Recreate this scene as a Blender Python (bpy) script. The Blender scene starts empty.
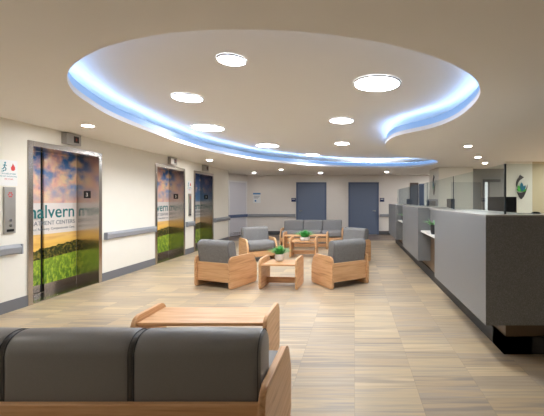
import bpy, bmesh, math, random
from mathutils import Vector, Matrix
random.seed(7)
S = bpy.context.scene
COL = S.collection

# ---------------------------------------------------------------- camera
F = 350.0; CX, CY = 354.5, 200.0; H = 1.38
cam = bpy.data.cameras.new('camera'); cam_o = bpy.data.objects.new('camera', cam); COL.objects.link(cam_o)
cam.sensor_fit = 'HORIZONTAL'; cam.sensor_width = 36.0; cam.lens = 36.0 * F / 544.0
cam.shift_x = -(CX - 272) / 544.0; cam.shift_y = (CY - 208) / 544.0
cam.clip_start = 0.05
cam_o.location = (0, 0, H); cam_o.rotation_euler = (math.radians(90), 0, 0)
S.camera = cam_o
# ---------------------------------------------------------------- world, exposure, lamp powers
W = bpy.data.worlds.new('world'); S.world = W; W.use_nodes = True
W.node_tree.nodes['Background'].inputs[0].default_value = (1, .95, .88, 1)
W.node_tree.nodes['Background'].inputs[1].default_value = 0.3
S.view_settings.view_transform = 'Standard'; S.view_settings.look = 'None'
S.view_settings.exposure = 0.0; S.view_settings.gamma = 1.0
S.view_settings.use_curve_mapping = False
E_DISC = 80.0       # big round ceiling lamps
E_DOWN = 235.0       # small downlights
E_COVE = 15.0
CEIL = H * 1.723    # 2.378
RAISED = 2.66

# ---------------------------------------------------------------- helpers
def px(x, Y): return (x - CX) * Y / F
def pz(y, Y): return H + (CY - y) * Y / F
def hexc(r, g, b):
    f = lambda c: ((c / 255 + .055) / 1.055) ** 2.4 if c > 10 else c / 255 / 12.92
    return (f(r), f(g), f(b), 1)
def R(d): return math.radians(d)

def new_mat(name):
    m = bpy.data.materials.new(name); m.use_nodes = True
    nt = m.node_tree; b = nt.nodes['Principled BSDF']
    return m, nt, b
def N(nt, t, **kw):
    n = nt.nodes.new(t)
    for k, v in kw.items(): setattr(n, k, v)
    return n
def plain(name, col, rough=.6, metal=0, noise=0, nscale=40, spec=.5):
    m, nt, b = new_mat(name)
    b.inputs['Base Color'].default_value = col; b.inputs['Roughness'].default_value = rough
    b.inputs['Metallic'].default_value = metal; b.inputs['Specular IOR Level'].default_value = spec
    if noise:
        tc = N(nt, 'ShaderNodeTexCoord'); nz = N(nt, 'ShaderNodeTexNoise'); nz.inputs['Scale'].default_value = nscale
        nz.inputs['Detail'].default_value = 3
        mx = N(nt, 'ShaderNodeMix', data_type='RGBA')
        mx.inputs['A'].default_value = tuple(c * (1 - noise) for c in col[:3]) + (1,)
        mx.inputs['B'].default_value = tuple(min(1, c * (1 + noise)) for c in col[:3]) + (1,)
        nt.links.new(tc.outputs['Object'], nz.inputs['Vector']); nt.links.new(nz.outputs[0], mx.inputs['Factor'])
        nt.links.new(mx.outputs['Result'], b.inputs['Base Color'])
    return m
def emit(name, col, s):
    m, nt, b = new_mat(name)
    b.inputs['Base Color'].default_value = (0, 0, 0, 1)
    b.inputs['Emission Color'].default_value = col; b.inputs['Emission Strength'].default_value = s
    return m
def ramp(nt, stops, interp='LINEAR'):
    r = N(nt, 'ShaderNodeValToRGB'); cr = r.color_ramp; cr.interpolation = interp
    while len(cr.elements) < len(stops): cr.elements.new(.5)
    for e, (p, c) in zip(cr.elements, stops): e.position = p; e.color = c
    return r
def wood(name, axis):
    m, nt, b = new_mat(name)
    tc = N(nt, 'ShaderNodeTexCoord'); mp = N(nt, 'ShaderNodeMapping')
    sc = [22, 22, 22]; sc[axis] = 1.3
    mp.inputs['Scale'].default_value = sc
    nz = N(nt, 'ShaderNodeTexNoise'); nz.inputs['Scale'].default_value = 1.6; nz.inputs['Detail'].default_value = 5; nz.inputs['Distortion'].default_value = .6
    oi = N(nt, 'ShaderNodeObjectInfo'); ad = N(nt, 'ShaderNodeVectorMath', operation='ADD')
    ml = N(nt, 'ShaderNodeMath', operation='MULTIPLY'); ml.inputs[1].default_value = 30
    nt.links.new(oi.outputs['Random'], ml.inputs[0])
    nt.links.new(tc.outputs['Object'], mp.inputs[0]); nt.links.new(mp.outputs[0], ad.inputs[0]); nt.links.new(ml.outputs[0], ad.inputs[1])
    nt.links.new(ad.outputs[0], nz.inputs['Vector'])
    r = ramp(nt, [(.28, hexc(188, 138, 96)), (.45, hexc(212, 163, 116)), (.6, hexc(223, 178, 132)), (.8, hexc(200, 149, 105))])
    nt.links.new(nz.outputs[0], r.inputs[0]); nt.links.new(r.outputs[0], b.inputs['Base Color'])
    b.inputs['Roughness'].default_value = .42
    return m
def fabric(name, c1, c2, scale=180, rough=.95):
    m, nt, b = new_mat(name)
    tc = N(nt, 'ShaderNodeTexCoord'); nz = N(nt, 'ShaderNodeTexNoise'); nz.inputs['Scale'].default_value = scale; nz.inputs['Detail'].default_value = 2
    nt.links.new(tc.outputs['Object'], nz.inputs['Vector'])
    r = ramp(nt, [(.35, c1), (.65, c2)]); nt.links.new(nz.outputs[0], r.inputs[0]); nt.links.new(r.outputs[0], b.inputs['Base Color'])
    b.inputs['Roughness'].default_value = rough
    bp = N(nt, 'ShaderNodeBump'); bp.inputs['Strength'].default_value = .15; bp.inputs['Distance'].default_value = .002
    nt.links.new(nz.outputs[0], bp.inputs['Height']); nt.links.new(bp.outputs[0], b.inputs['Normal'])
    return m

M = {}
M['wood_x'] = wood('oak_grain_x', 0); M['wood_y'] = wood('oak_grain_y', 1)
M['tweed'] = fabric('grey_tweed', hexc(98, 97, 96), hexc(144, 142, 141))
M['vinyl'] = fabric('charcoal_upholstery', hexc(126, 124, 123), hexc(131, 129, 128), 300, .42)
M['vinyl_seam'] = plain('charcoal_seam', hexc(78, 78, 80), .6)
M['seam'] = plain('grey_seam', hexc(95, 96, 100), .9)
M['sofa_grey'] = fabric('sofa_grey', hexc(118, 117, 119), hexc(142, 141, 143), 260)
M['wall'] = plain('cream_wall_paint', hexc(235, 232, 223), .7, noise=.02, nscale=6)
M['wall_back'] = plain('back_wall_paint', hexc(232, 227, 222), .75, noise=.02, nscale=6)
M['wall_tan'] = plain('tan_wall_paint', hexc(205, 190, 160), .75, noise=.03, nscale=6)
M['wall_grey'] = plain('grey_wall', hexc(160, 158, 157), .7, noise=.03, nscale=6)  # one even grey for recess wall, office door and desk pedestals
M['ceiling'] = plain('ceiling_paint', hexc(240, 236, 230), .85, noise=.01, nscale=4)
M['ceiling_in'] = plain('raised_ceiling_paint', hexc(240, 238, 236), .85, noise=.01, nscale=4)
M['lip'] = plain('lip_paint', hexc(196, 196, 204), .6)
M['white'] = plain('white_paint', hexc(235, 235, 238), .5)
M['panel_door'] = plain('pale_door', hexc(216, 216, 226), .55)
M['rail'] = plain('grey_vinyl_rail', hexc(148, 152, 160), .45)
M['rail_blue'] = plain('blue_grey_rail', hexc(92, 108, 146), .45)
M['base'] = plain('baseboard_grey', hexc(112, 114, 120), .55)
M['base_dark'] = plain('baseboard_dark', hexc(84, 84, 88), .55)
M['door'] = plain('blue_grey_door', hexc(104, 118, 144), .5, noise=.02)
M['frame_blue'] = plain('blue_door_frame', hexc(90, 104, 134), .5)
M['chrome'] = plain('chrome', hexc(200, 200, 200), .25, 1)
M['black'] = plain('black_plastic', hexc(20, 20, 22), .35)
M['black_base'] = plain('black_toe_kick', hexc(40, 40, 41), .5)
M['navy'] = plain('navy_sign', hexc(26, 40, 92), .5)
M['paper'] = plain('paper', hexc(236, 238, 240), .6)
M['teal'] = plain('teal_ink', hexc(20, 118, 122), .6)
M['teal2'] = plain('teal_pictogram', hexc(30, 140, 160), .6)
M['red'] = plain('red_ink', hexc(215, 70, 70), .6)
M['greytxt'] = plain('grey_ink', hexc(110, 118, 132), .6)
M['blue_ink'] = plain('blue_ink', hexc(60, 130, 190), .6)
M['whitetxt'] = plain('white_ink', hexc(235, 235, 225), .6)
M['logo_dark'] = plain('logo_charcoal', hexc(60, 56, 60), .5)
M['green'] = plain('logo_green', hexc(80, 190, 70), .5)
M['bluegreen'] = plain('logo_teal', hexc(20, 120, 150), .5)
M['pot_white'] = plain('white_ceramic', hexc(235, 233, 232), .35)
M['pot_black'] = plain('black_ceramic', hexc(28, 28, 30), .4)
M['leaf'] = plain('grass_green', hexc(84, 172, 92), .5, noise=.4, nscale=30)
M['leaf2'] = plain('pale_leaf', hexc(128, 178, 122), .5, noise=.4, nscale=40)
M['soil'] = plain('soil', hexc(60, 45, 35), .9)
M['shelf'] = plain('white_shelf', hexc(238, 236, 230), .4)
M['top'] = plain('counter_top_grey', hexc(176, 174, 172), .25, noise=.08, nscale=200)
M['kickwood'] = plain('brown_veneer', hexc(98, 78, 56), .4, noise=.08, nscale=12)
M['screen'] = plain('monitor_black', hexc(24, 26, 32), .2)
M['mon_grey'] = plain('monitor_grey', hexc(120, 122, 126), .4)
M['lamp'] = emit('lamp_diffuser', (.93, .965, 1, 1), E_DISC)
M['down'] = emit('downlight_lens', (1, .98, .95, 1), E_DOWN)
M['cove'] = emit('blue_led_strip', (.33, .56, 1, 1), E_COVE)
M['cove_face'] = emit('blue_emissive_face', hexc(128, 168, 222), 1.0)
M['lite'] = emit('lit_sidelight', (1, 1, 1, 1), 1.0)
M['led_red'] = emit('red_indicator', (1, .1, .03, 1), .5)
M['ring'] = plain('lamp_ring', hexc(225, 225, 228), .5)

def steel():
    m, nt, b = new_mat('brushed_steel')
    b.inputs['Base Color'].default_value = hexc(188, 181, 174); b.inputs['Metallic'].default_value = 1
    tc = N(nt, 'ShaderNodeTexCoord'); mp = N(nt, 'ShaderNodeMapping'); mp.inputs['Scale'].default_value = (160, 160, 3)
    nz = N(nt, 'ShaderNodeTexNoise'); nz.inputs['Scale'].default_value = 2
    mr = N(nt, 'ShaderNodeMapRange'); mr.inputs['To Min'].default_value = .19; mr.inputs['To Max'].default_value = .22
    nt.links.new(tc.outputs['Object'], mp.inputs[0]); nt.links.new(mp.outputs[0], nz.inputs['Vector'])
    nt.links.new(nz.outputs[0], mr.inputs['Value']); nt.links.new(mr.outputs[0], b.inputs['Roughness'])
    return m
M['steel'] = steel()
M['steel_satin'] = plain('satin_steel', hexc(176, 174, 170), .42, .85, noise=.04, nscale=60)

def counter_mat():
    m, nt, b = new_mat('grey_speckled_solid_surface')
    tc = N(nt, 'ShaderNodeTexCoord'); nz = N(nt, 'ShaderNodeTexNoise'); nz.inputs['Scale'].default_value = 170; nz.inputs['Detail'].default_value = 4; nz.inputs['Roughness'].default_value = .7
    r = ramp(nt, [(.35, hexc(104, 105, 106)), (.5, hexc(122, 123, 124)), (.65, hexc(144, 145, 146))])
    nt.links.new(tc.outputs['Object'], nz.inputs['Vector']); nt.links.new(nz.outputs[0], r.inputs[0]); nt.links.new(r.outputs[0], b.inputs['Base Color'])
    b.inputs['Roughness'].default_value = .38
    return m
M['counter'] = counter_mat()

def glass():
    m, nt, b = new_mat('grey_tinted_glass'); nt.nodes.remove(b)
    out = nt.nodes['Material Output']
    tr = N(nt, 'ShaderNodeBsdfTransparent'); tr.inputs[0].default_value = (.88, .92, .91, 1)
    gl = N(nt, 'ShaderNodeBsdfGlossy'); gl.inputs['Roughness'].default_value = .02; gl.inputs[0].default_value = (.9, .93, .93, 1)
    fr = N(nt, 'ShaderNodeFresnel'); fr.inputs[0].default_value = 1.5
    mx = N(nt, 'ShaderNodeMixShader')
    geo = N(nt, 'ShaderNodeNewGeometry'); inv = N(nt, 'ShaderNodeMath', operation='SUBTRACT'); inv.inputs[0].default_value = 1
    nt.links.new(geo.outputs['Backfacing'], inv.inputs[1]); mu = N(nt, 'ShaderNodeMath', operation='MULTIPLY')
    nt.links.new(fr.outputs[0], mu.inputs[0]); nt.links.new(inv.outputs[0], mu.inputs[1]); nt.links.new(mu.outputs[0], mx.inputs[0]); nt.links.new(tr.outputs[0], mx.inputs[1]); nt.links.new(gl.outputs[0], mx.inputs[2])
    nt.links.new(mx.outputs[0], out.inputs['Surface'])
    return m
M['glass'] = glass()
M['glass_edge'] = plain('dark_glass_edge', hexc(52, 60, 62), .2)

def floor_mat(name, dark=False):
    m, nt, b = new_mat(name)
    tc = N(nt, 'ShaderNodeTexCoord'); sp = N(nt, 'ShaderNodeSeparateXYZ'); nt.links.new(tc.outputs['Object'], sp.inputs[0])
    def math_(op, a, v):
        n = N(nt, 'ShaderNodeMath', operation=op); nt.links.new(a, n.inputs[0])
        if isinstance(v, (int, float)): n.inputs[1].default_value = v
        elif v is not None: nt.links.new(v, n.inputs[1])
        return n.outputs[0]
    u = math_('DIVIDE', sp.outputs['X'], .457); v = math_('DIVIDE', sp.outputs['Y'], .1524)
    # planks: random tone per cell
    cu = math_('FLOOR', u, None); cv = math_('FLOOR', v, None)
    cb = N(nt, 'ShaderNodeCombineXYZ'); nt.links.new(cu, cb.inputs[0]); nt.links.new(cv, cb.inputs[1])
    wn = N(nt, 'ShaderNodeTexWhiteNoise', noise_dimensions='3D'); nt.links.new(cb.outputs[0], wn.inputs['Vector'])
    # streaks running along X inside each plank
    mp = N(nt, 'ShaderNodeMapping'); mp.inputs['Scale'].default_value = (1.4, 26, 1)
    off = N(nt, 'ShaderNodeVectorMath', operation='ADD'); nt.links.new(mp.outputs[0], off.inputs[0])
    k = N(nt, 'ShaderNodeVectorMath', operation='SCALE'); nt.links.new(wn.outputs['Color'], k.inputs[0]); k.inputs['Scale'].default_value = 40
    nt.links.new(k.outputs[0], off.inputs[1]); nt.links.new(tc.outputs['Object'], mp.inputs[0])
    nz = N(nt, 'ShaderNodeTexNoise'); nz.inputs['Scale'].default_value = 1.0; nz.inputs['Detail'].default_value = 4; nt.links.new(off.outputs[0], nz.inputs['Vector'])
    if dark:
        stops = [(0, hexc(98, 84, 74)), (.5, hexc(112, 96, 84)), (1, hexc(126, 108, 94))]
    else:
        stops = [(0, hexc(154, 141, 126)), (.16, hexc(190, 167, 134)), (.32, hexc(168, 154, 138)), (.48, hexc(200, 178, 142)),
                 (.64, hexc(182, 165, 140)), (.8, hexc(168, 150, 128)), (1, hexc(206, 185, 150))]
    r = ramp(nt, stops)
    a = math_('MULTIPLY', wn.outputs['Value'], .95)
    s = math_('SUBTRACT', nz.outputs[0], .5); s = math_('MULTIPLY', s, .85); a = math_('ADD', a, s); a = math_('ADD', a, .03)
    nt.links.new(a, r.inputs[0])
    # seams
    fu = math_('FRACT', u, None); fv = math_('FRACT', v, None)
    lu = math_('LESS_THAN', fu, .007); lv = math_('LESS_THAN', fv, .02); ln = math_('MAXIMUM', lu, lv); ln = math_('MULTIPLY', ln, .28)
    mx = N(nt, 'ShaderNodeMix', data_type='RGBA'); nt.links.new(ln, mx.inputs['Factor']); nt.links.new(r.outputs[0], mx.inputs['A'])
    mx.inputs['B'].default_value = hexc(110, 92, 72)
    nt.links.new(mx.outputs['Result'], b.inputs['Base Color'])
    b.inputs['Roughness'].default_value = .36; b.inputs['Specular IOR Level'].default_value = .5
    return m
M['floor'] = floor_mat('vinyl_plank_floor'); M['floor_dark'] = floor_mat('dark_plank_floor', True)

def mural_mat(name, blue):
    """printed landscape: sky with clouds, glow, dark tree line, meadow; object coords y along the door, z up"""
    m, nt, b = new_mat(name)
    L = nt.links.new
    tc = N(nt, 'ShaderNodeTexCoord'); sp = N(nt, 'ShaderNodeSeparateXYZ'); L(tc.outputs['Object'], sp.inputs[0])
    def mth(op, a, v=None, c=None):
        n = N(nt, 'ShaderNodeMath', operation=op)
        for i, q in enumerate((a, v, c)):
            if q is None: continue
            if isinstance(q, (int, float)): n.inputs[i].default_value = q
            else: L(q, n.inputs[i])
        return n.outputs[0]
    def noise(scale, det=4, vec=(1, 1, 1), off=0, rough=.5):
        mp = N(nt, 'ShaderNodeMapping'); mp.inputs['Scale'].default_value = vec; mp.inputs['Location'].default_value = (off, off, off)
        n = N(nt, 'ShaderNodeTexNoise'); n.inputs['Scale'].default_value = scale; n.inputs['Detail'].default_value = det; n.inputs['Roughness'].default_value = rough
        L(tc.outputs['Object'], mp.inputs[0]); L(mp.outputs[0], n.inputs['Vector']); return n.outputs[0]
    def mix(f, a, c):
        n = N(nt, 'ShaderNodeMix', data_type='RGBA')
        for k, q in (('Factor', f), ('A', a), ('B', c)):
            if isinstance(q, (tuple, float, int)): n.inputs[k].default_value = q
            else: L(q, n.inputs[k])
        return n.outputs['Result']
    z = sp.outputs['Z']; y = sp.outputs['Y']
    zz = mth('DIVIDE', z, 2.2)
    if blue:
        skyr = ramp(nt, [(.36, hexc(240, 214, 170)), (.5, hexc(214, 226, 236)), (.64, hexc(96, 156, 216)), (.85, hexc(34, 96, 186)), (1, hexc(30, 70, 150))])
        cl = hexc(196, 160, 180); clt = (.52, .68)
    else:
        skyr = ramp(nt, [(.33, hexc(252, 206, 104)), (.44, hexc(244, 206, 150)), (.58, hexc(244, 200, 176)), (.72, hexc(150, 176, 220)), (.9, hexc(60, 124, 204)), (1, hexc(44, 96, 180))])
        cl = hexc(250, 200, 184); clt = (.40, .56)
    L(zz, skyr.inputs[0])
    cr = ramp(nt, [(clt[0], (0, 0, 0, 1)), (clt[1], (1, 1, 1, 1))]); L(noise(3.6, 6, (1, 1.0, 1.4), 3.1), cr.inputs[0])
    c2 = ramp(nt, [(.3, hexc(196, 158, 186)), (.46, cl), (.62, hexc(255, 226, 190))]); L(noise(7, 5, off=1.7), c2.inputs[0])
    up = N(nt, 'ShaderNodeMapRange'); L(z, up.inputs['Value']); up.inputs['From Min'].default_value = 1.0; up.inputs['From Max'].default_value = 1.5
    sky = mix(mth('MULTIPLY', cr.outputs[0], up.outputs[0]), skyr.outputs[0], c2.outputs[0])
    streak = ramp(nt, [(.45, (0, 0, 0, 1)), (.65, (1, 1, 1, 1))]); L(noise(3, 3, (1, .6, 5), 9), streak.inputs[0])
    sky = mix(mth('MULTIPLY', streak.outputs[0], mth('SUBTRACT', .45, mth('MULTIPLY', up.outputs[0], .45))), sky, hexc(214, 150, 90))
    # tree line rising away from the camera
    hill = mth('ADD', mth('MULTIPLY', y, .12), .60); hill = mth('ADD', hill, mth('MULTIPLY', noise(9, 4), .12))
    t = mth('LESS_THAN', z, hill)
    tr = ramp(nt, [(.38, hexc(22, 32, 20)), (.52, hexc(66, 74, 30)), (.68, hexc(150, 130, 56))]); L(noise(22, 3), tr.inputs[0])
    c = mix(t, sky, tr.outputs[0])
    field = mth('ADD', mth('MULTIPLY', y, .06), .5)
    g = mth('LESS_THAN', z, field)
    gr = ramp(nt, [(.38, hexc(20, 66, 22)), (.5, hexc(92, 138, 34)), (.62, hexc(186, 200, 66))]); L(noise(26, 4, (1, 1, .5), 5, .7), gr.inputs[0])
    lt = mth('DIVIDE', z, .55); grl = mix(mth('MULTIPLY', lt, .45), gr.outputs[0], hexc(170, 200, 66))
    c = mix(g, c, grl)
    # pale panel behind the lettering
    band = mth('MULTIPLY', mth('GREATER_THAN', z, .87), mth('LESS_THAN', z, 1.335))
    c = mix(mth('MULTIPLY', band, .8), c, hexc(236, 238, 242))
    # bare steel strip at the foot
    L(c, b.inputs['Base Color']); b.inputs['Roughness'].default_value = .3
    b.inputs['Coat Weight'].default_value = .15
    return m
M['mural_a'] = mural_mat('sunset_mural', False); M['mural_b'] = mural_mat('blue_sky_mural', True)

# ------------- mesh helpers
def link(name, me, mat, parent=None, loc=None, rot=None, smooth=False):
    o = bpy.data.objects.new(name, me); COL.objects.link(o)
    if mat is not None and not me.materials: me.materials.append(mat)
    if parent is not None: o.parent = parent
    if loc is not None: o.location = loc
    if rot is not None: o.rotation_euler = rot
    if smooth:
        for p in me.polygons: p.use_smooth = True
    return o
def bm_link(name, bm, mat, parent=None, loc=None, rot=None, smooth=False):
    me = bpy.data.meshes.new(name); bmesh.ops.recalc_face_normals(bm, faces=bm.faces[:]); bm.to_mesh(me); bm.free()
    return link(name, me, mat, parent, loc, rot, smooth)
def add_box(bm, x0, x1, y0, y1, z0, z1, bev=0, seg=2):
    r = bmesh.ops.create_cube(bm, size=1)
    vs = r['verts']
    for v in vs:
        v.co = Vector((x0 if v.co.x < 0 else x1, y0 if v.co.y < 0 else y1, z0 if v.co.z < 0 else z1))
    if bev:
        es = list({e for v in vs for e in v.link_edges})
        bmesh.ops.bevel(bm, geom=es, offset=bev, segments=seg, affect='EDGES', profile=.5)
def box(name, x0, x1, y0, y1, z0, z1, mat, parent=None, bev=0, seg=2, smooth=False):
    bm = bmesh.new(); add_box(bm, x0, x1, y0, y1, z0, z1, bev, seg)
    return bm_link(name, bm, mat, parent, smooth=smooth)
def boxes(name, lst, mat, parent=None, bev=0):
    bm = bmesh.new()
    for b in lst: add_box(bm, *b, bev)
    return bm_link(name, bm, mat, parent)
def add_cyl(bm, c, r, h, axis='Z', seg=32, r2=None):
    m = Matrix.Translation(c)
    if axis == 'X': m = m @ Matrix.Rotation(R(90), 4, 'Y')
    if axis == 'Y': m = m @ Matrix.Rotation(R(-90), 4, 'X')
    bmesh.ops.create_cone(bm, cap_ends=True, segments=seg, radius1=r, radius2=r if r2 is None else r2, depth=h, matrix=m)
def empty(name, loc=(0, 0, 0), rz=0, label=None, cat=None, group=None, kind=None):
    o = bpy.data.objects.new(name, None); COL.objects.link(o); o.location = loc; o.rotation_euler = (0, 0, rz)
    o.empty_display_size = .1
    return tag(o, label, cat, group, kind)
def tag(o, label=None, cat=None, group=None, kind=None):
    if label: o['label'] = label
    if cat: o['category'] = cat
    if group: o['group'] = group
    if kind: o['kind'] = kind
    return o
def struct(o, label=None, cat=None):
    o['kind'] = 'structure'
    return tag(o, label, cat)
def prism(name, pts, axis, t0, t1, mat, parent=None, bev=0, smooth=False, loc=None, rot=None):
    """extrude a closed 2D outline; axis X: pts are (y,z); axis Y: (x,z); axis Z: (x,y)"""
    bm = bmesh.new()
    f = {'X': lambda p, t: (t, p[0], p[1]), 'Y': lambda p, t: (p[0], t, p[1]), 'Z': lambda p, t: (p[0], p[1], t)}[axis]
    a = [bm.verts.new(f(p, t0)) for p in pts]; b = [bm.verts.new(f(p, t1)) for p in pts]
    fa = bm.faces.new(a); fb = bm.faces.new(b[::-1])
    n = len(pts)
    for i in range(n): bm.faces.new((a[i], b[i], b[(i + 1) % n], a[(i + 1) % n]))
    if bev:
        es = list({e for fc in (fa, fb) for e in fc.edges})
        bmesh.ops.bevel(bm, geom=es, offset=bev, segments=2, affect='EDGES', profile=.5)
    return bm_link(name, bm, mat, parent, loc, rot, smooth)
def rounded(corners, seg=7):
    """corners: list of (x, y, radius) -> outline with rounded corners"""
    out = []; n = len(corners)
    for i, (x, y, r) in enumerate(corners):
        p = Vector((x, y)); a = Vector(corners[i - 1][:2]) - p; b = Vector(corners[(i + 1) % n][:2]) - p
        if r <= 0: out.append((x, y)); continue
        a.normalize(); b.normalize(); ang = a.angle(b); d = r / math.tan(ang / 2)
        c = p + (a + b).normalized() * (r / math.sin(ang / 2))
        s = p + a * d - c; e = p + b * d - c
        a0 = math.atan2(s.y, s.x); a1 = math.atan2(e.y, e.x); da = (a1 - a0 + math.pi) % (2 * math.pi) - math.pi
        for k in range(seg + 1):
            t = a0 + da * k / seg; out.append((c.x + r * math.cos(t), c.y + r * math.sin(t)))
    return out
def tube(bm, pts, r, closed=False, seg=8):
    n = len(pts); rings = []
    P = [Vector(p) for p in pts]
    for i in range(n):
        if closed: d = P[(i + 1) % n] - P[i - 1]
        else: d = P[min(i + 1, n - 1)] - P[max(i - 1, 0)]
        d.normalize(); u = d.cross(Vector((0, 0, 1)));
        if u.length < .05: u = d.cross(Vector((1, 0, 0)))
        u.normalize(); w = d.cross(u)
        rings.append([bm.verts.new(P[i] + u * math.cos(2 * math.pi * k / seg) * r + w * math.sin(2 * math.pi * k / seg) * r) for k in range(seg)])
    for i in range(n if closed else n - 1):
        a, b = rings[i], rings[(i + 1) % n]
        for k in range(seg): bm.faces.new((a[k], a[(k + 1) % seg], b[(k + 1) % seg], b[k]))
    if not closed:
        bm.faces.new(rings[0]); bm.faces.new(rings[-1][::-1])
def text_mesh(name, s, size, mat, parent, loc, rot, extrude=.0015, align='CENTER', offset=0):
    cu = bpy.data.curves.new(name, 'FONT'); cu.body = s; cu.size = size; cu.extrude = extrude; cu.align_x = align; cu.align_y = 'BOTTOM_BASELINE'
    cu.offset = offset; cu.resolution_u = 4
    t = bpy.data.objects.new(name + '_src', cu); COL.objects.link(t)
    dg = bpy.context.evaluated_depsgraph_get(); me = bpy.data.meshes.new_from_object(t.evaluated_get(dg))
    bpy.data.objects.remove(t); bpy.data.curves.remove(cu)
    me.materials.clear()
    return link(name, me, mat, parent, loc, rot)

# ================================================================ STRUCTURE
XL = -4.26; YB = 14.0; YE = 11.82
def plane_floor(name, pts, z, mat, th=.1):
    return prism(name, pts, 'Z', z - th, z, mat)
struct(plane_floor('floor', [(-4.75, -4), (6.4, -4), (6.4, 11.9), (-4.75, 11.9)], 0, M['floor']))
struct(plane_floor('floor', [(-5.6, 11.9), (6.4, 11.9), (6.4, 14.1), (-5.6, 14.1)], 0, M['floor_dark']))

# cloud-shaped raised ceiling: outline of the opening
ring_px = [(67, 77.5), (68, 83), (74.3, 93), (89.4, 103.5), (104, 112.6), (118.8, 119.7), (140, 128.2), (157.6, 134.9), (185, 144.4), (212.7, 151.9), (230, 155.3), (256.8, 160), (293.5, 164),
           (320, 166), (350, 167.3), (380, 167.8), (406, 167.5), (430, 165.3), (438.5, 161.8), (430, 159), (406, 157.5), (391.6, 153.3), (385.2, 146),
           (388.5, 140), (398.8, 135), (430, 128.5), (454, 119.7), (471, 107), (479, 97), (480.3, 89.8), (477.7, 82.6), (470.5, 74.6), (456, 66), (438.8, 58.4), (422, 52.9), (404.3, 48), (376.8, 41.7),
           (345, 36.6), (307, 31.9), (274, 29.8), (245, 29.3), (218, 29.7), (196, 30.6), (174, 32.6), (152, 35.9), (130, 40.3), (118.8, 43), (104, 47.6), (89.4, 54), (74.7, 63.6), (68.8, 71)]
ring = []
for x, y in ring_px:
    Y = F * (CEIL - H) / (CY - y); ring.append(Vector((px(x, Y), Y)))
def catmull(P, k=6):
    out = []; n = len(P)
    for i in range(n):
        p0, p1, p2, p3 = P[i - 1], P[i], P[(i + 1) % n], P[(i + 2) % n]
        # centripetal
        t0 = 0; t1 = t0 + (p1 - p0).length ** .5; t2 = t1 + (p2 - p1).length ** .5; t3 = t2 + (p3 - p2).length ** .5
        for j in range(k):
            t = t1 + (t2 - t1) * j / k
            A1 = p0 * ((t1 - t) / (t1 - t0)) + p1 * ((t - t0) / (t1 - t0)); A2 = p1 * ((t2 - t) / (t2 - t1)) + p2 * ((t - t1) / (t2 - t1)); A3 = p2 * ((t3 - t) / (t3 - t2)) + p3 * ((t - t2) / (t3 - t2))
            B1 = A1 * ((t2 - t) / (t2 - t0)) + A2 * ((t - t0) / (t2 - t0)); B2 = A2 * ((t3 - t) / (t3 - t1)) + A3 * ((t - t1) / (t3 - t1))
            out.append(B1 * ((t2 - t) / (t2 - t1)) + B2 * ((t - t1) / (t2 - t1)))
    return out
RING = catmull(ring, 5)
for _ in range(3): RING = [(RING[i - 1] + RING[i] * 2 + RING[(i + 1) % len(RING)]) / 4 for i in range(len(RING))]
area = sum(RING[i].x * RING[(i + 1) % len(RING)].y - RING[(i + 1) % len(RING)].x * RING[i].y for i in range(len(RING)))
if area < 0: RING.reverse()          # counter-clockwise
def offset(P, d):
    out = []; n = len(P)
    for i in range(n):
        t = (P[(i + 1) % n] - P[i - 1]).normalized(); out.append(P[i] + Vector((t.y, -t.x)) * d)
    return out
def poly_with_hole(bm, outer, inner, z):
    vo = [bm.verts.new((p[0], p[1], z)) for p in outer]; vi = [bm.verts.new((p[0], p[1], z)) for p in inner]
    es = [bm.edges.new((v[i], v[(i + 1) % len(v)])) for v in (vo, vi) for i in range(len(v))]
    bmesh.ops.triangle_fill(bm, use_beauty=True, use_dissolve=False, edges=es)
def band(bm, P, z0, Q, z1):
    n = len(P); a = [bm.verts.new((p.x, p.y, z0)) for p in P]; b = [bm.verts.new((q.x, q.y, z1)) for q in Q]
    for i in range(n): bm.faces.new((a[i], a[(i + 1) % n], b[(i + 1) % n], b[i]))
bm = bmesh.new()
poly_with_hole(bm, [(-5.7, -4.1), (6.5, -4.1), (6.5, 14.2), (-5.7, 14.2)], RING, CEIL)
me = bpy.data.meshes.new('ceiling'); bm.to_mesh(me); bm.free()
struct(link('ceiling', me, M['ceiling']))
LIPT = .055; FACE = .15
o1 = offset(RING, .02); o2 = offset(RING, .03)
def add_mesh(name, build, mat):
    bm = bmesh.new(); build(bm); me = bpy.data.meshes.new(name); bm.to_mesh(me); bm.free(); return link(name, me, mat)
def lip(bm):
    band(bm, RING, CEIL, RING, CEIL + LIPT); band(bm, RING, CEIL + LIPT, o1, CEIL + LIPT)
    band(bm, o2, CEIL + .01, o2, CEIL + FACE); band(bm, o1, CEIL + FACE, o2, CEIL + FACE)
struct(add_mesh('trim_1', lip, M['lip']))
struct(add_mesh('ceiling', lambda bm: bm.faces.new([bm.verts.new((x, y, RAISED)) for x, y in ((-5.7, -4.1), (-5.7, 14.2), (6.5, 14.2), (6.5, -4.1))]), M['ceiling_in']))
# cove around the opening: an emissive blue face and a strip behind its top edge that washes the raised ceiling
cv = empty('cove_light', (0, 0, 0), 0, 'glowing blue cove light band around the curved raised ceiling', 'cove light')
d_ = add_mesh('blue_band', lambda bm: band(bm, o1, CEIL + LIPT, o1, CEIL + FACE), M['cove_face']); d_.parent = cv
a, b_ = offset(RING, .034), offset(RING, .074)
l_ = add_mesh('light_strip', lambda bm: band(bm, a, CEIL + FACE - .008, b_, CEIL + FACE + .008), M['cove']); l_.parent = cv

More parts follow.
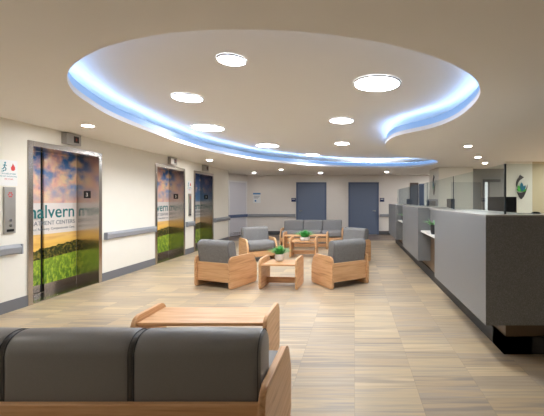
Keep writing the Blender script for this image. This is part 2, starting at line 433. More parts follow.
# elevators: outer frame extents in Y
ELEV = [(4.553, 5.885), (7.466, 8.77), (9.266, 10.54)]
FW = .07; ETOP = 2.163
DX = XL - .36
lst = []; prev = -4.0
for y0, y1 in ELEV:
    lst.append((XL - .5, XL, prev, y0 + .02, 0, 2.66)); lst.append((XL - .5, XL, y0 + .02, y1 - .02, ETOP - .02, 2.66)); prev = y1 - .02
lst.append((XL - .5, XL, prev, YE, 0, 2.66))
struct(boxes('wall_left', lst, M['wall']))
struct(box('wall_left_corridor', -5.7, XL - .5, YE - .2, YE, 0, 2.66, M['wall']))
# angled wall of the corridor
def wall_quad(name, p, q, th, mat, z0=0, z1=2.66):
    d = Vector((q[0] - p[0], q[1] - p[1])).normalized(); n = Vector((-d.y, d.x)) * th
    return prism(name, [p, q, (q[0] + n.x, q[1] + n.y), (p[0] + n.x, p[1] + n.y)], 'Z', z0, z1, mat)
AP, AQ = (-5.28, 11.8), (-4.28, 14.02)
struct(wall_quad('wall_left_angled', AP, AQ, .1, M['wall_back']))
struct(box('wall_back', -4.3, 6.4, YB, YB + .1, 0, 2.66, M['wall_back']))
struct(box('wall_right', 6.3, 6.4, -4, 14, 0, 2.66, M['wall']))
struct(box('wall_front', -4.75, 6.4, -4.1, -4, 0, 2.66, M['wall']))
# office side: pillar, grey recess wall, logo pier, tan wall
struct(box('wall_pillar', 2.55, px(473, 10.6), 10.6, 11.9, 0, 2.66, M['wall']))
GY = 11.2
struct(box('wall_recess', px(473, 10.6), 5.9, GY, GY + .1, 0, 2.66, M['wall_grey']))
LY = 9.07
struct(box('wall_logo', px(506, LY), px(532.3, LY), LY, LY + .1, 0, 2.66, M['wall']))
struct(box('wall_tan', px(532.3, LY), 6.3, LY + .06, LY + .16, 0, 2.66, M['wall_tan']))

# baseboards and handrails
BB = .14
segs = [(-4.0, ELEV[0][0]), (ELEV[0][1], ELEV[1][0]), (ELEV[1][1], ELEV[2][0]), (ELEV[2][1], YE)]
struct(boxes('baseboard_left', [(XL, XL + .012, a + .0, b, 0, BB) for a, b in segs], M['base']))
struct(boxes('baseboard_back', [(-4.27, px(296.3, YB), YB - .012, YB, 0, BB), (px(326.4, YB), px(348.4, YB), YB - .012, YB, 0, BB), (px(378.8, YB), 2.2, YB - .012, YB, 0, BB)], M['base_dark']))
d = (Vector(AQ) - Vector(AP)).normalized(); nrm = Vector((d.y, -d.x))
def ang(s, off): return (AQ[0] - d.x * s + nrm.x * off, AQ[1] - d.y * s + nrm.y * off)
struct(prism('baseboard_left', [ang(.03, 0), ang(2.1, 0), ang(2.1, .012), ang(.03, .012)], 'Z', 0, BB, M['base_dark']))
def handrail(name, x, y0, y1, label):
    # vinyl bumper rail profile (x out of wall, z)
    pr = rounded([(x, .70, 0), (x + .055, .715, .02), (x + .07, .79, .015), (x + .045, .825, .01), (x, .825, 0)], 3)
    e = empty(name, (0, 0, 0), 0, label, 'handrail', 'handrails along the elevator wall')
    prism('rail_body', pr, 'Y', y0 + .02, y1 - .02, M['rail'], e)
    boxes('end_cap', [(x, x + .068, y0, y0 + .02, .70, .825)], M['rail'], e, .004)
    boxes('end_cap', [(x, x + .068, y1 - .02, y1, .70, .825)], M['rail'], e, .004)
handrail('handrail', XL, -3.9, ELEV[0][0] - .12, 'grey wall handrail left of the nearest elevator')
handrail('handrail', XL, ELEV[0][1] + .06, ELEV[1][0] - .04, 'long grey wall handrail between the first and second elevators')
handrail('handrail', XL, ELEV[1][1] + .05, ELEV[2][0] - .04, 'shortest grey wall handrail between the second and third elevators')
handrail('handrail', XL, ELEV[2][1] + .05, YE, 'grey wall handrail beyond the farthest elevator up to the wall corner')
for x0, x1, lab in ((-4.25, px(295.6, YB), 'blue grey handrail on the back wall left of the left blue door'), (px(379.6, YB), px(397, YB) + .5, 'blue grey handrail on the back wall right of the right blue door')):
    tag(box('handrail', x0, x1, YB - .05, YB, .71, .82, M['rail'], bev=.01), lab, 'handrail', 'handrails on the back wall')
tag(prism('handrail', [ang(.05, 0), ang(2.0, 0), ang(2.0, .05), ang(.05, .05)], 'Z', .71, .82, M['rail_blue'], bev=.008), 'blue handrail across the pale angled wall in the far left corner', 'handrail')

# back wall doors
def back_door(name, x0, x1, hx, lab):
    e = empty(name, ((x0 + x1) / 2, YB, 0)); struct(e)
    w = (x1 - x0) / 2; fr = .07; top = 2.09
    boxes('door_frame', [(-w, -w + fr, -.04, .02, 0, top), (w - fr, w, -.04, .02, 0, top), (-w, w, -.04, .02, top - fr, top)], M['frame_blue'], e)
    lf = box('door_leaf', -w + fr, w - fr, -.012, .02, .01, top - fr, M['door'], e)
    bm = bmesh.new(); add_cyl(bm, (hx, -.022, .95), .028, .02, 'Y', 20); add_cyl(bm, (hx, -.05, .95), .011, .05, 'Y', 12)
    s = 1 if hx < 0 else -1
    add_box(bm, min(hx, hx + s * .11), max(hx, hx + s * .11), -.075, -.06, .94, .962, .004)
    bm_link('door_handle', bm, M['chrome'], lf)
back_door('door_1', px(296.3, YB), px(326.4, YB), -.45, '')
back_door('door_2', px(348.4, YB), px(378.8, YB), .45, '')
# pale door on angled wall
e = empty('door_3', (0, 0, 0)); struct(e)
prism('door_leaf', [ang(.12, 0), ang(1.0, 0), ang(1.0, .012), ang(.12, .012)], 'Z', 0.01, 2.06, M['panel_door'], e)
bm = bmesh.new()
def addp(pts, z0, z1):
    a = [bm.verts.new((p[0], p[1], z0)) for p in pts]; b = [bm.verts.new((p[0], p[1], z1)) for p in pts]
    bm.faces.new(a); bm.faces.new(b[::-1])
    for i in range(4): bm.faces.new((a[i], b[i], b[(i + 1) % 4], a[(i + 1) % 4]))
addp([ang(.06, 0), ang(.12, 0), ang(.12, .03), ang(.06, .03)], 0, 2.12); addp([ang(1.0, 0), ang(1.06, 0), ang(1.06, .03), ang(1.0, .03)], 0, 2.12)
addp([ang(.12, 0), ang(1.0, 0), ang(1.0, .03), ang(.12, .03)], 2.06, 2.12)
bm_link('door_frame', bm, M['white'], e)
# office door with lit sidelight in the grey recess
e = empty('door_4', (0, 0, 0)); struct(e)
gx = lambda x: px(x, GY)
boxes('door_frame', [(gx(482.8), gx(484.4), GY - .04, GY, 0, 2.0), (gx(487.6), gx(489), GY - .04, GY, 0, 2.0), (gx(482.8), gx(500), GY - .04, GY, 1.95, 2.04)], M['base_dark'], e)
box('door_leaf', gx(489), gx(500), GY - .02, GY, 0.01, 1.95, M['wall_grey'], e)
box('side_light', gx(484.4), gx(487.6), GY - .015, GY, .3, 1.95, M['lite'], e)
e = empty('door_5', (0, 0, 0)); struct(e)
box('door_leaf', px(410.5, YB), px(417.5, YB), YB - .03, YB, .01, 2.02, M['base_dark'], e)
boxes('door_frame', [(px(410, YB), px(410.5, YB), YB - .05, YB, 0, 2.06), (px(417.5, YB), px(418.2, YB), YB - .05, YB, 0, 2.06), (px(410, YB), px(418.2, YB), YB - .05, YB, 2.02, 2.07)], plain('brown_frame', hexc(96, 78, 70), .6), e)
e = empty('window_1', (0, 0, 0)); struct(e)
boxes('window_frame', [(px(419, YB), px(419.6, YB), YB - .04, YB, .5, 2.02), (px(423.4, YB), px(424, YB), YB - .04, YB, .5, 2.02), (px(419, YB), px(424, YB), YB - .04, YB, 1.98, 2.03), (px(419, YB), px(424, YB), YB - .04, YB, .46, .5)], M['frame_blue'], e)
box('pane', px(419.6, YB), px(423.4, YB), YB - .02, YB, .5, 1.98, plain('dark_window', hexc(52, 66, 96), .1), e)

# ================================================================ ELEVATORS
LROT = (R(90), 0, R(90))       # text facing +X
def elevator(i, y0, y1, mural, label):
    e = empty('elevator', (XL, (y0 + y1) / 2, 0), 0, label, 'elevator', 'elevators along the left wall')
    w = (y1 - y0) / 2; t = FW; D = -.36
    # steel frame with deep returns
    boxes('door_frame', [(D, .018, -w, -w + t, 0, ETOP), (D, .018, w - t, w, 0, ETOP), (D, .018, -w + t, w - t, ETOP - t, ETOP)], M['steel'], e, .003)
    box('sill', D, .004, -w + t, w - t, 0, .012, M['steel'], e, .002)
    ys = -w + t + .555
    for k, (a, b, dx) in enumerate(((-w + t, ys + .012, -.03), (ys + .034, w - t, 0))):
        bm = bmesh.new(); add_box(bm, D - .03 + dx, D + dx, a, b, .012, .13)
        lf = box('door_leaf', D - .03 + dx, D + dx, a, b, .13, ETOP - t, mural, e)
        bm_link('kick_plate', bm, M['steel'], lf)
    box('door_gap', D - .05, D - .045 + .02, ys + .008, ys + .038, .012, ETOP - t, M['black'], e)
    fx = D + .0015
    text_mesh('lettering', 'malvern', .28, M['teal'], e, (fx, .56, 1.112), LROT, .0008, 'RIGHT', .002)
    text_mesh('lettering', 'TREATMENT CENTERS', .088, M['greytxt'], e, (fx, .56, 1.005), LROT, .0008, 'RIGHT')
    text_mesh('lettering', 'Guided Recovery. Compassionate Care.', .052, M['greytxt'], e, (fx, .56, .93), LROT, .0008, 'RIGHT')
    # floor number plate on the far return
    pl = box('number_plate', -.235, -.125, w - t - .006, w - t, 1.41, 1.53, M['black'], e, .002)
    text_mesh('numeral', '3', .085, M['whitetxt'], pl, (-.18, w - t - .0065, 1.44), (R(90), 0, 0), .001)
    # floor indicator above
    n = ['nearest', 'middle', 'farthest'][i]
    f = empty('floor_indicator', (XL, (y0 + y1) / 2, 0), 0, 'steel floor indicator box above the %s elevator' % n, 'indicator', 'floor indicators above the elevators')
    box('housing', 0, .08, -.135, .135, 2.2, 2.365, M['steel_satin'], f, .004)
    dp = box('display', .08, .083, -.005, .09, 2.235, 2.33, M['black'], f)
    text_mesh('digit', '3', .05, M['led_red'], dp, (.0835, .04, 2.265), LROT, .0005)
elevator(0, *ELEV[0], M['mural_a'], 'nearest steel elevator entrance with sunset meadow mural and large lettering')
elevator(1, *ELEV[1], M['mural_a'], 'middle steel elevator entrance with orange sunset mural')
elevator(2, *ELEV[2], M['mural_b'], 'farthest elevator entrance with blue sky mural')

def call_panel(yc, lab, lab2):
    f = empty('call_panel', (XL, yc, 0), 0, lab, 'elevator call panel', 'call panels beside the elevators')
    box('face_plate', 0, .022, -.07, .07, .967, 1.54, M['steel_satin'], f, .003)
    bm = bmesh.new()
    for k in range(6):
        an = k * math.pi / 3; add_box(bm, .022, .0235, math.cos(an) * .022 - .008, math.cos(an) * .022 + .008, 1.445 + math.sin(an) * .026 - .008, 1.445 + math.sin(an) * .026 + .008)
    bm_link('fire_emblem', bm, M['red'], f)
    for z in (1.13, 1.065):
        bm = bmesh.new(); add_cyl(bm, (.025, 0, z), .017, .008, 'X', 20); b = bm_link('button', bm, M['chrome'], f)
    box('key_slot', .022, .024, -.045, .045, .99, 1.02, M['black'], f)
    n = empty('notice', (XL, yc, 0), 0, lab2, 'notice', 'fire notices above the call panels')
    box('sheet', 0, .003, -.11, .11, 1.555, 1.87, M['paper'], n)
    # running person on stairs
    bm = bmesh.new()
    add_cyl(bm, (.0035, -.045, 1.835), .011, .001, 'X', 14)
    for (a0, b0, a1, b1) in ((-.047, 1.82, -.055, 1.785), (-.05, 1.812, -.03, 1.80), (-.05, 1.812, -.072, 1.80), (-.055, 1.785, -.035, 1.765), (-.035, 1.765, -.04, 1.745), (-.055, 1.785, -.07, 1.76), (-.07, 1.76, -.085, 1.755),
                             (-.09, 1.73, -.065, 1.73), (-.065, 1.73, -.065, 1.742), (-.065, 1.742, -.04, 1.742)):
        tube(bm, [(.0035, a0, b0), (.0035, a1, b1)], .005, seg=6)
    bm_link('stairs_symbol', bm, M['teal2'], n)
    fl = [(.05, 1.835), (.065, 1.81), (.078, 1.79), (.08, 1.765), (.068, 1.745), (.05, 1.742), (.034, 1.748), (.026, 1.768), (.03, 1.79), (.04, 1.80), (.044, 1.815)]
    prism('flame_symbol', [(p[0], p[1]) for p in fl], 'X', .003, .004, M['red'], n)
    text_mesh('lettering', 'IN CASE OF FIRE', .024, M['teal2'], n, (.0035, 0, 1.695), LROT, .0004)
    text_mesh('lettering', 'DO NOT USE ELEVATORS', .018, M['teal2'], n, (.0035, 0, 1.665), LROT, .0004)
    text_mesh('lettering', 'USE STAIRS', .022, M['red'], n, (.0035, 0, 1.63), LROT, .0004)
call_panel(4.31, 'steel elevator call panel left of the nearest elevator', 'white fire notice above the call panel left of nearest elevator')
call_panel(9.03, 'steel elevator call panel between the middle and farthest elevators', 'small white fire notice between the middle and farthest elevators')

# back wall notice and room signs
n = empty('notice', (px(256.8, YB), YB, 0), 0, 'white notice with blue header on back wall left of the left blue door', 'notice')
box('sheet', -.15, .15, -.006, 0, 1.26, 1.66, M['paper'], n); box('header_band', -.15, .15, -.008, -.006, 1.60, 1.66, M['blue_ink'], n)
boxes('printed_lines', [(-.12, .12, -.008, -.006, 1.53, 1.545), (-.12, .1, -.008, -.006, 1.49, 1.505), (-.12, .05, -.008, -.006, 1.45, 1.465)], M['greytxt'], n)
bm = bmesh.new(); add_cyl(bm, (-.05, -.007, 1.345), .035, .003, 'Y', 20); bm_link('symbol', bm, M['blue_ink'], n)
for x, lab in ((293.7, 'navy room sign beside the left blue door'), (382, 'navy room sign beside the right blue door')):
    n = empty('room_sign', (px(x, YB), YB, 0), 0, lab, 'room sign', 'navy room signs on the back wall')
    box('plate', -.09, .09, -.01, 0, 1.31, 1.46, M['navy'], n, .002)
    box('room_number_strip', -.06, .06, -.012, -.01, 1.40, 1.425, M['paper'], n)

# ================================================================ CEILING LAMPS
def big_lamp(x, y, wpx, lab):
    Z = RAISED; Y = F * (Z - H) / (CY - y); r = wpx * Y / F / 2
    e = empty('ceiling_light', (px(x, Y), Y, Z), 0, lab, 'ceiling light', 'round lights in the raised ceiling')
    bm = bmesh.new(); add_cyl(bm, (0, 0, -.008), r, .012, seg=48); bm_link('diffuser', bm, M['lamp'], e)
    bm = bmesh.new()
    A = [Vector((math.cos(t) * r, math.sin(t) * r)) for t in [k * math.pi / 24 for k in range(48)]]; B = [p * 1.09 for p in A]
    band(bm, A, -.018, B, -.014); band(bm, A, -.018, A, -.002); band(bm, B, -.014, B, -.001)
    bm_link('rim', bm, M['ring'], e)
for a in ((231.5, 59, 26, 'medium round light in the raised ceiling, nearest the camera'), (377, 83, 44, 'largest round light in the raised ceiling'), (187.5, 97, 27.5, 'round light in the raised ceiling nearest the left wall'),
          (341.5, 120, 23, 'round light in the raised ceiling just beyond the largest one'), (208, 127.3, 29.5, 'large round light in the raised ceiling closest to the middle elevator'), (342, 143, 14, 'small round light in the middle far part of raised ceiling'),
          (267.5, 145.2, 21, 'round light at the far left part of the raised ceiling'), (312.5, 154.5, 12.5, 'small round light in the raised ceiling near its far edge'), (371.5, 160, 11.5, 'farthest round light in the raised ceiling, in its tail')):
    big_lamp(*a)
def downlight(X, Y, r, lab, grp='downlights in the low ceiling'):
    e = empty('downlight', (X, Y, CEIL), 0, lab, 'downlight', grp)
    bm = bmesh.new(); add_cyl(bm, (0, 0, -.003), r, .005, seg=28); bm_link('lens', bm, M['down'], e)
    bm = bmesh.new(); A = [Vector((math.cos(t) * r, math.sin(t) * r)) for t in [k * math.pi / 14 for k in range(28)]]; B = [p * 1.2 for p in A]
    band(bm, A, -.008, B, -.002); band(bm, A, -.008, A, -.001); band(bm, B, -.002, B, 0)
    bm_link('rim', bm, M['ring'], e)
for x, y, lab in ((88, 125.5, 'small downlight in the ceiling by the nearest elevator'), (209.4, 160, 'small downlight in the ceiling near the farthest elevator'), (254, 172.5, 'small downlight at far left of the corridor ceiling'),
                  (281, 169.5, 'small downlight in the corridor ceiling left of the left blue door'), (320.6, 172.8, 'small downlight in the corridor ceiling by the left blue door'), (386.9, 171.9, 'small downlight in corridor ceiling by the right blue door'),
                  (468, 146, 'nearest of the three downlights over the reception desk'), (478, 157, 'middle of the three downlights over the reception desk'), (484.9, 163, 'farthest of the three downlights over reception desk')):
    Y = F * (CEIL - H) / (CY - y); downlight(px(x, Y), Y, .064, lab)
# added downlights out of view, to brighten the office and near hall
for X, Y in ((-3.5, 1.5), (-3.5, -1.2), (3.9, 4.0), (4.3, 6.0), (4.9, 7.7), (3.4, 12.6), (5.6, 10.2), (5.5, 8.5), (2.9, 12.9)):
    downlight(X, Y, .085, 'added unseen downlight in the low ceiling, brightening the office and near hall', 'added downlights out of view')

# ================================================================ RECEPTION COUNTER
CT = 1.24; CBOT = .312; CFX = 1.118; BX = 1.336; CY0 = 2.98
C = empty('reception_counter', (BX, CY0 + .15, 0), 0, 'long grey speckled reception counter with projecting panels and black base', 'reception counter')
C_inv = -Vector((BX, CY0 + .15, 0))
def cpart(name, lst, mat, bev=0):
    o = boxes(name, lst, mat, C, bev); o.location = C_inv; return o
YF = 11.44
Y1a, Y2a, Y2b, Y3a = 4.885, 6.16, 8.13, 9.43
o = prism('front_panel', [(CFX, CY0), (3.1, CY0), (3.1, CY0 + .15), (BX + .02, CY0 + .15), (BX + .02, Y1a), (CFX, Y1a)], 'Z', CBOT, CT, M['counter'], C); o.location = C_inv
cpart('front_panel', [(CFX, BX + .02, Y2a, Y2b, CBOT, CT)], M['counter'])
cpart('front_panel', [(CFX, BX + .02, Y3a, YF, CBOT, CT)], M['counter'])
cpart('body', [(BX + .02, BX + .3, CY0 + .16, YF - .05, .15, CT - .03), (BX + .3, 3.1, CY0 + .17, CY0 + .3, .15, CT - .03)], M['kickwood'])
for ya, yb in ((Y1a, Y2a), (Y2b, Y3a)):
    cpart('recess_panel', [(BX + .005, BX + .02, ya, yb, .16, .86)], M['kickwood'])
    cpart('upper_recess_panel', [(BX, BX + .02, ya, yb, .86, CT - .02)], M['counter'])
cpart('toe_kick', [(BX, 3.1, CY0 + .148, CY0 + .4, 0, .155), (BX, BX + .25, CY0 + .148, YF - .05, 0, .155)], M['black_base'])
cpart('countertop', [(CFX - .0, BX + .32, CY0, Y1a, CT, CT + .012), (CFX, BX + .32, Y2a, Y2b, CT, CT + .012), (CFX, BX + .32, Y3a, YF, CT, CT + .012),
                     (BX - .02, BX + .32, Y1a, Y2a, CT - .03, CT), (BX - .02, BX + .32, Y2b, Y3a, CT - .03, CT), (BX + .32, 3.1, CY0, CY0 + .42, CT, CT + .012)], M['top'])
cpart('shelf', [(1.165, BX + .005, Y1a, Y2a, .82, .845)], M['shelf'])
cpart('shelf', [(1.165, BX + .005, Y2b, Y3a, .82, .845)], M['shelf'])
# staff desk behind
dsk = empty('staff_desk', (2.1, 3.6, 0), 0, 'staff desk behind the reception counter glass', 'desk')
o = boxes('desktop', [(BX + .3, 2.45, CY0 + .32, YF - .1, .72, .75)], M['top'], dsk); o.location = (-2.1, -3.6, 0)
o = boxes('pedestal', [(BX + .32, 2.3, y, y + .4, 0, .72) for y in (3.6, 6.6, 10.2)], M['wall_grey'], dsk); o.location = (-2.1, -3.6, 0)
# glass
GX = 1.366; GT = 1.709
g = empty('glass_screen', (GX, 3.18, CT), 0, 'tall tinted glass screen standing on the reception counter', 'glass screen')
def gpart(name, lst, mat):
    o = boxes(name, lst, mat, g); o.location = (-GX, -3.18, -CT); return o
ys = [3.18, 4.85, 6.6, 8.6, 11.2]
for i in range(4): gpart('glass_pane', [(GX, GX + .01, ys[i] + (.012 if i == 0 else .004), ys[i + 1] - .004, CT + .012, GT)], M['glass'])
gpart('glass_pane', [(GX + .012, 3.0, 3.18, 3.19, CT + .012, GT)], M['glass'])
gpart('corner_edge', [(GX - .004, GX + .012, 3.176, 3.192, CT + .012, GT)], M['glass_edge'])
for y in ys[1:-1]: gpart('joint_edge', [(GX, GX + .01, y - .004, y + .004, CT + .012, GT)], M['glass_edge'])

# monitors
def monitor(X, Y, zt, w, h, rz, mat, lab):
    e = empty('monitor', (X, Y, .75), rz, lab, 'computer monitor', 'computer monitors behind the reception glass')
    z1 = zt - .75; z0 = z1 - h
    box('screen', -w / 2, w / 2, -.015, .015, z0, z1, mat, e, .004)
    box('back_housing', -w / 3, w / 3, -.03, -.015, z0 + .05, z1 - .05, M['screen'], e, .004)
    bx = box('stand', -.03, .03, -.05, -.03, 0.0, z0 + h / 2, M['screen'], e)
    box('foot', -.12, .12, -.12, .06, 0, .012, M['screen'], e, .003)
monitor(px(502, 5.5), 5.5, 1.43, .43, .33, R(-8), M['screen'], 'large black monitor nearest the corner of the reception glass')
monitor(px(447.5, 8.9), 8.6, 1.41, .26, .36, R(35), M['screen'], 'narrow black monitor seen edge on, in front of the white pillar')
monitor(px(434, 9.0), 9.2, 1.40, .34, .32, R(-45), M['mon_grey'], 'grey tilted monitor left of the white pillar')
monitor(px(409.5, 11.3), 11.3, 1.41, .2, .3, R(-35), M['screen'], 'small black monitor at the far end of the reception desk')
bm = bmesh.new(); bmesh.ops.create_uvsphere(bm, u_segments=20, v_segments=10, radius=.05, matrix=Matrix.Translation((px(536, 3.33), 3.33, CT + .013)) @ Matrix.Diagonal((.9, .6, .35, 1)))
bmesh.ops.delete(bm, geom=[v for v in bm.verts if v.co.z < CT + .0115], context='VERTS')
tag(bm_link('black_dome', bm, M['black'], smooth=True), 'low black domed object on the counter at the right edge of picture', 'dome')  # unidentified low dark item, built as a plain dome

# wall logos
def logo(loc, rz, lab):
    e = empty('wall_logo', loc, rz, lab, 'logo', 'logos on the white office walls')
    up = [(-.06, .17), (-.1, .12), (-.125, .04), (-.13, -.03), (-.115, -.08), (-.1, -.02), (-.07, .05), (-.03, .10), (.07, .17), (.02, .2), (-.03, .235)]
    # upper crescent
    prism('upper_crescent', [(p[0], p[1] + .08) for p in up], 'Y', -.02, 0, M['logo_dark'], e)
    lo = [(-.11, -.13), (-.06, -.145), (0, -.15), (.06, -.13), (.11, -.08), (.15, .0), (.16, .06), (.155, -.02), (.12, -.13), (.07, -.24), (.01, -.315), (-.02, -.31), (-.06, -.25)]
    prism('lower_crescent', lo, 'Y', -.02, 0, M['logo_dark'], e)
    def petal(a, L, w, mat, y):
        p = [(0, 0), (-w, L * .45), (-w * .7, L * .8), (0, L), (w * .7, L * .8), (w, L * .45)]
        ca, sa = math.cos(R(a)), math.sin(R(a))
        prism('petal', [(x * ca - z * sa, x * sa + z * ca - .12) for x, z in p], 'Y', y - .03, y - .018, mat, e)
    petal(62, .14, .035, M['green'], -.004); petal(-62, .14, .035, M['green'], -.004); petal(32, .19, .04, M['green'], -.008); petal(-32, .19, .04, M['bluegreen'], -.008); petal(0, .24, .045, M['bluegreen'], -.012)
logo((px(521, LY), LY, pz(187, LY)), 0, 'green leaf and charcoal crescent logo on the nearer white wall at right')
logo((2.55, 11.2, pz(185, 11.2)), R(-90), 'green leaf and charcoal crescent logo on the narrow side of the white pillar')

# ================================================================ PLANTS
def foliage_bm(n, spread, height, w, seed, droop=.4):
    rnd = random.Random(seed); bm = bmesh.new()
    for i in range(n):
        a = rnd.uniform(0, 2 * math.pi); lean = rnd.uniform(.05, 1) ** .7; h = height * rnd.uniform(.7, 1) * (1 - .3 * lean); s = spread * lean
        r0 = rnd.uniform(0, .3) * spread
        d_ = Vector((math.cos(a), math.sin(a), 0)); t_ = Vector((-math.sin(a), math.cos(a), 0))
        prev = None
        for k in range(5):
            u = k / 4; p = d_ * (r0 + (s - r0 * .5) * u ** 1.5) + Vector((0, 0, h * (u - droop * lean * u * u)))
            ww = w * (1 - u ** 2 * .92) * .5
            c = p + Vector((0, 0, ww * .3)) ; cur = [bm.verts.new(p - t_ * ww), bm.verts.new(c), bm.verts.new(p + t_ * ww)]
            if prev:
                for j in range(2): bm.faces.new((prev[j], prev[j + 1], cur[j + 1], cur[j]))
            prev = cur
    return bm
def plant(loc, lab, pot, round_, potr, poth, n, spread, height, w, leafm, seed, group=None, name='potted_plant'):
    e = empty(name, loc, 0, lab, 'potted plant', group)
    bm = bmesh.new(); seg = 32 if round_ else 4
    prof = [(potr * .78, 0), (potr * .95, poth * .3), (potr, poth * .97), (potr * .98, poth), (potr * .9, poth), (potr * .88, poth * .85)]
    rings = []
    for r, z in prof: rings.append([bm.verts.new((r * math.cos(2 * math.pi * k / 32), r * math.sin(2 * math.pi * k / 32), z)) for k in range(32)])
    for a, b in zip(rings, rings[1:]):
        for k in range(32): bm.faces.new((a[k], a[(k + 1) % 32], b[(k + 1) % 32], b[k]))
    bm.faces.new(rings[0]);
    bm_link('pot', bm, pot, e, smooth=True)
    bm = bmesh.new(); add_cyl(bm, (0, 0, poth * .82), potr * .89, .006, seg=32); bm_link('soil', bm, M['soil'], e)
    bm = foliage_bm(n, spread, height, w, seed); f = bm_link('foliage', bm, leafm, e, (0, 0, poth * .83))
TT = .39
plant((-1.22, 5.68, TT + .001), 'bushy green grass plant in a white pot on the nearest small wooden table', M['pot_white'], True, .073, .115, 260, .2, .2, .013, M['leaf'], 3)
plant((px(305, 8.55), 8.55, TT + .001), 'bushy green grass plant in wide white bowl on the farther small table', M['pot_white'], True, .125, .09, 300, .26, .24, .015, M['leaf'], 5)
plant((1.255, 5.47, .846), 'pale green leafy plant in black pot on the nearer counter shelf', M['pot_black'], True, .07, .15, 26, .24, .17, .035, M['leaf2'], 8, name='potted_plant')
plant((1.255, 8.75, .846), 'pale green leafy plant in black pot on the farther counter shelf', M['pot_black'], True, .07, .14, 26, .22, .16, .035, M['leaf2'], 11, name='potted_plant')

# ================================================================ FURNITURE
def arm_pts(depth, h, fr=.2, z0=.008):
    d = depth / 2
    return rounded([(-d, z0, .03), (d, z0, .03), (d, h, .07), (-d + .1, h, .13), (-d, h - .2, .12)])
def cushion(name, w, d, h, r, mat, parent, loc, rx=0, seam=None, bulge=.02, seamr=.0035):
    """soft box: w along x, d along y, h along z, rounded profile in y-z, domed ends"""
    bm = bmesh.new()
    prof = rounded([(-d / 2, -h / 2, r), (d / 2, -h / 2, r), (d / 2, h / 2, r), (-d / 2, h / 2, r)], 8)
    xs = []; er = .036
    for k in range(7):
        t = k / 6 * math.pi / 2; xs.append((-w / 2 + er * (1 - math.sin(t)), 1 - (er / (min(d, h) / 2)) * .75 * (1 - math.cos(t))))
    xs = xs[::-1] if False else xs
    st = [(-w / 2 + er * (1 - math.cos(t)), 1 - .24 * (1 - math.sin(t))) for t in [k / 6 * math.pi / 2 for k in range(7)]]
    mid = [(-w / 2 + er + (w - 2 * er) * k / 8, 1) for k in range(1, 8)]
    full = st + mid + [(-x, s) for x, s in reversed(st)]
    rings = []
    for x, s in full:
        q = 1 + bulge * (1 - (2 * x / w) ** 2); rings.append([bm.verts.new((x, p[0] * s * q, p[1] * (1 - (1 - s) * min(1, d / h)) * q)) for p in prof])
    n = len(prof)
    for a, b in zip(rings, rings[1:]):
        for k in range(n): bm.faces.new((a[k], a[(k + 1) % n], b[(k + 1) % n], b[k]))
    bm.faces.new(rings[0]); bm.faces.new(rings[-1][::-1])
    o = bm_link(name, bm, mat, parent, loc, (rx, 0, 0), True)
    if seam:
        for sx in (-1, 1):
            bm = bmesh.new(); s = .97; tube(bm, [(sx * (w / 2 - .012), p[0] * s, p[1] * (1 - (1 - s) * min(1, d / h))) for p in prof], seamr, True, 6)
            bm_link('piping', bm, seam, o, smooth=True)
    return o
AT = .036
def seating(name, W_, nc, loc, rz, lab, cat, mat, seam, group, AH=.5, seatw=None, back_z=.74, depth=.66, cw=.17, tilt=10, seamr=.0035, cy=.115, rz_top=.398):
    e = empty(name, loc, rz, lab, cat, group)
    w = W_ / 2; d = depth / 2
    pts = arm_pts(depth, AH)
    prism('arm_panel', pts, 'X', -w, -w + AT, M['wood_y'], e, .009, True); prism('arm_panel', pts, 'X', w - AT, w, M['wood_y'], e, .009, True)
    box('back_rail', -w + AT, w - AT, d - .062, d - .032, .10, rz_top, M['wood_x'], e, .006)
    box('front_rail', -w + AT, w - AT, -d + .05, -d + .08, .10, .225, M['wood_x'], e, .006)
    box('seat_base', -w + AT, w - AT, -d + .08, d - .055, .20, .225, M['black'], e)
    bm = bmesh.new(); tube(bm, [(-w + AT, d - .2, .06), (w - AT, d - .2, .06)], .008); bm_link('stretcher', bm, M['chrome'], e)
    iw = W_ - 2 * AT - .01; c = iw / nc
    for i in range(nc):
        x = -iw / 2 + c * (i + .5)
        cushion('seat_cushion', c - .004, depth - .12, .2, .075, mat, e, (x, -.045, .335), 0, seam)
        cushion('back_cushion', c - .004, cw, .41, cw * .47, mat, e, (x, d - cy, back_z - .2), R(-tilt), seam, seamr=seamr)
    return e
def smooth_fix(o): pass
cg = 'grey armchairs around the small tables'
seating('armchair', .71, 1, (-2.11, 5.77, 0), R(159), 'grey armchair with wooden sides, back to camera, left of the near small table', 'armchair', M['tweed'], M['seam'], cg)
seating('armchair', .71, 1, (-.244, 5.82, 0), R(215), 'grey armchair with wooden sides, back to camera, right of the near small table', 'armchair', M['tweed'], M['seam'], cg)
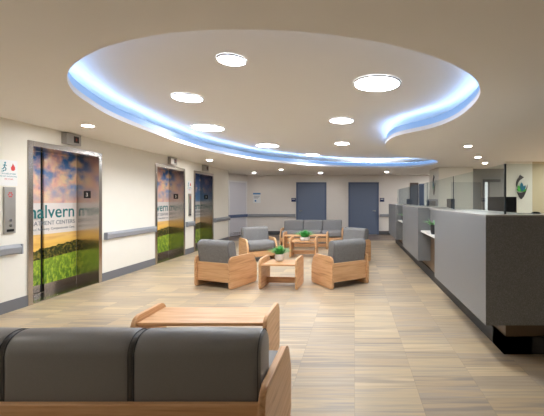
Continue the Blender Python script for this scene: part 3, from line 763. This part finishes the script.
seating('armchair', .70, 1, (-2.25, 8.16, 0), R(34), 'grey armchair facing the camera, left of the farther small table', 'armchair', M['tweed'], M['seam'], cg)
seating('armchair', .70, 1, (-.11, 7.83, 0), R(-38), 'grey armchair angled left, partly hidden behind the right near armchair', 'armchair', M['tweed'], M['seam'], cg)
seating('sofa', 1.95, 3, (-1.385, 1.94, 0), R(180), 'charcoal sofa with wooden frame in the foreground, seen from behind', 'sofa', M['vinyl'], M['vinyl_seam'], None, cw=.2, tilt=0, seamr=.003, cy=.165, back_z=.718, rz_top=.42)
seating('sofa', 1.92, 3, (-1.32, 10.98, 0), 0, 'grey three seat sofa facing the camera at the far end before the back wall', 'sofa', M['sofa_grey'], M['seam'], None)

def table(name, L_, D_, loc, rz, lab, hh=.475):
    e = empty(name, loc, rz, lab, 'table', 'light oak tables with rounded side panels')
    w = L_ / 2; d = D_ / 2
    pts = rounded([(-d, .008, .025), (d, .008, .025), (d, hh, .08), (-d, hh, .08)])
    prism('side_panel', pts, 'X', -w, -w + .034, M['wood_y'], e, .008, True); prism('side_panel', pts, 'X', w - .034, w, M['wood_y'], e, .008, True)
    box('tabletop', -w + .034, w - .034, -d + .03, d - .03, TT - .028, TT, M['wood_x'], e, .005)
    box('stretcher', -w + .034, w - .034, .06, .085, .04, .135, M['wood_x'], e, .005)
table('side_table', .6, .5, (-1.16, 5.6, 0), R(-3), 'small square oak table with plant, between the two near armchairs')
table('side_table', .64, .5, (px(303.8, 8.55), 8.6, 0), R(0), 'small square oak table with bowl plant, between the two farther armchairs')
table('coffee_table', 1.09, .48, (-1.245, 3.03, 0), 0, 'long low oak table in front of the charcoal foreground sofa', .44)
table('coffee_table', 1.24, .5, (px(306, 9.9), 9.95, 0), 0, 'long low oak table in front of the far grey sofa')

# flat shading on large planar faces of smooth-shaded boards
for o in list(bpy.data.objects):
    if o.type == 'MESH' and o.name.split('.')[0] in ('arm_panel', 'side_panel'):
        me = o.data
        for p in me.polygons: p.use_smooth = len(p.vertices) <= 4 and p.area < .01
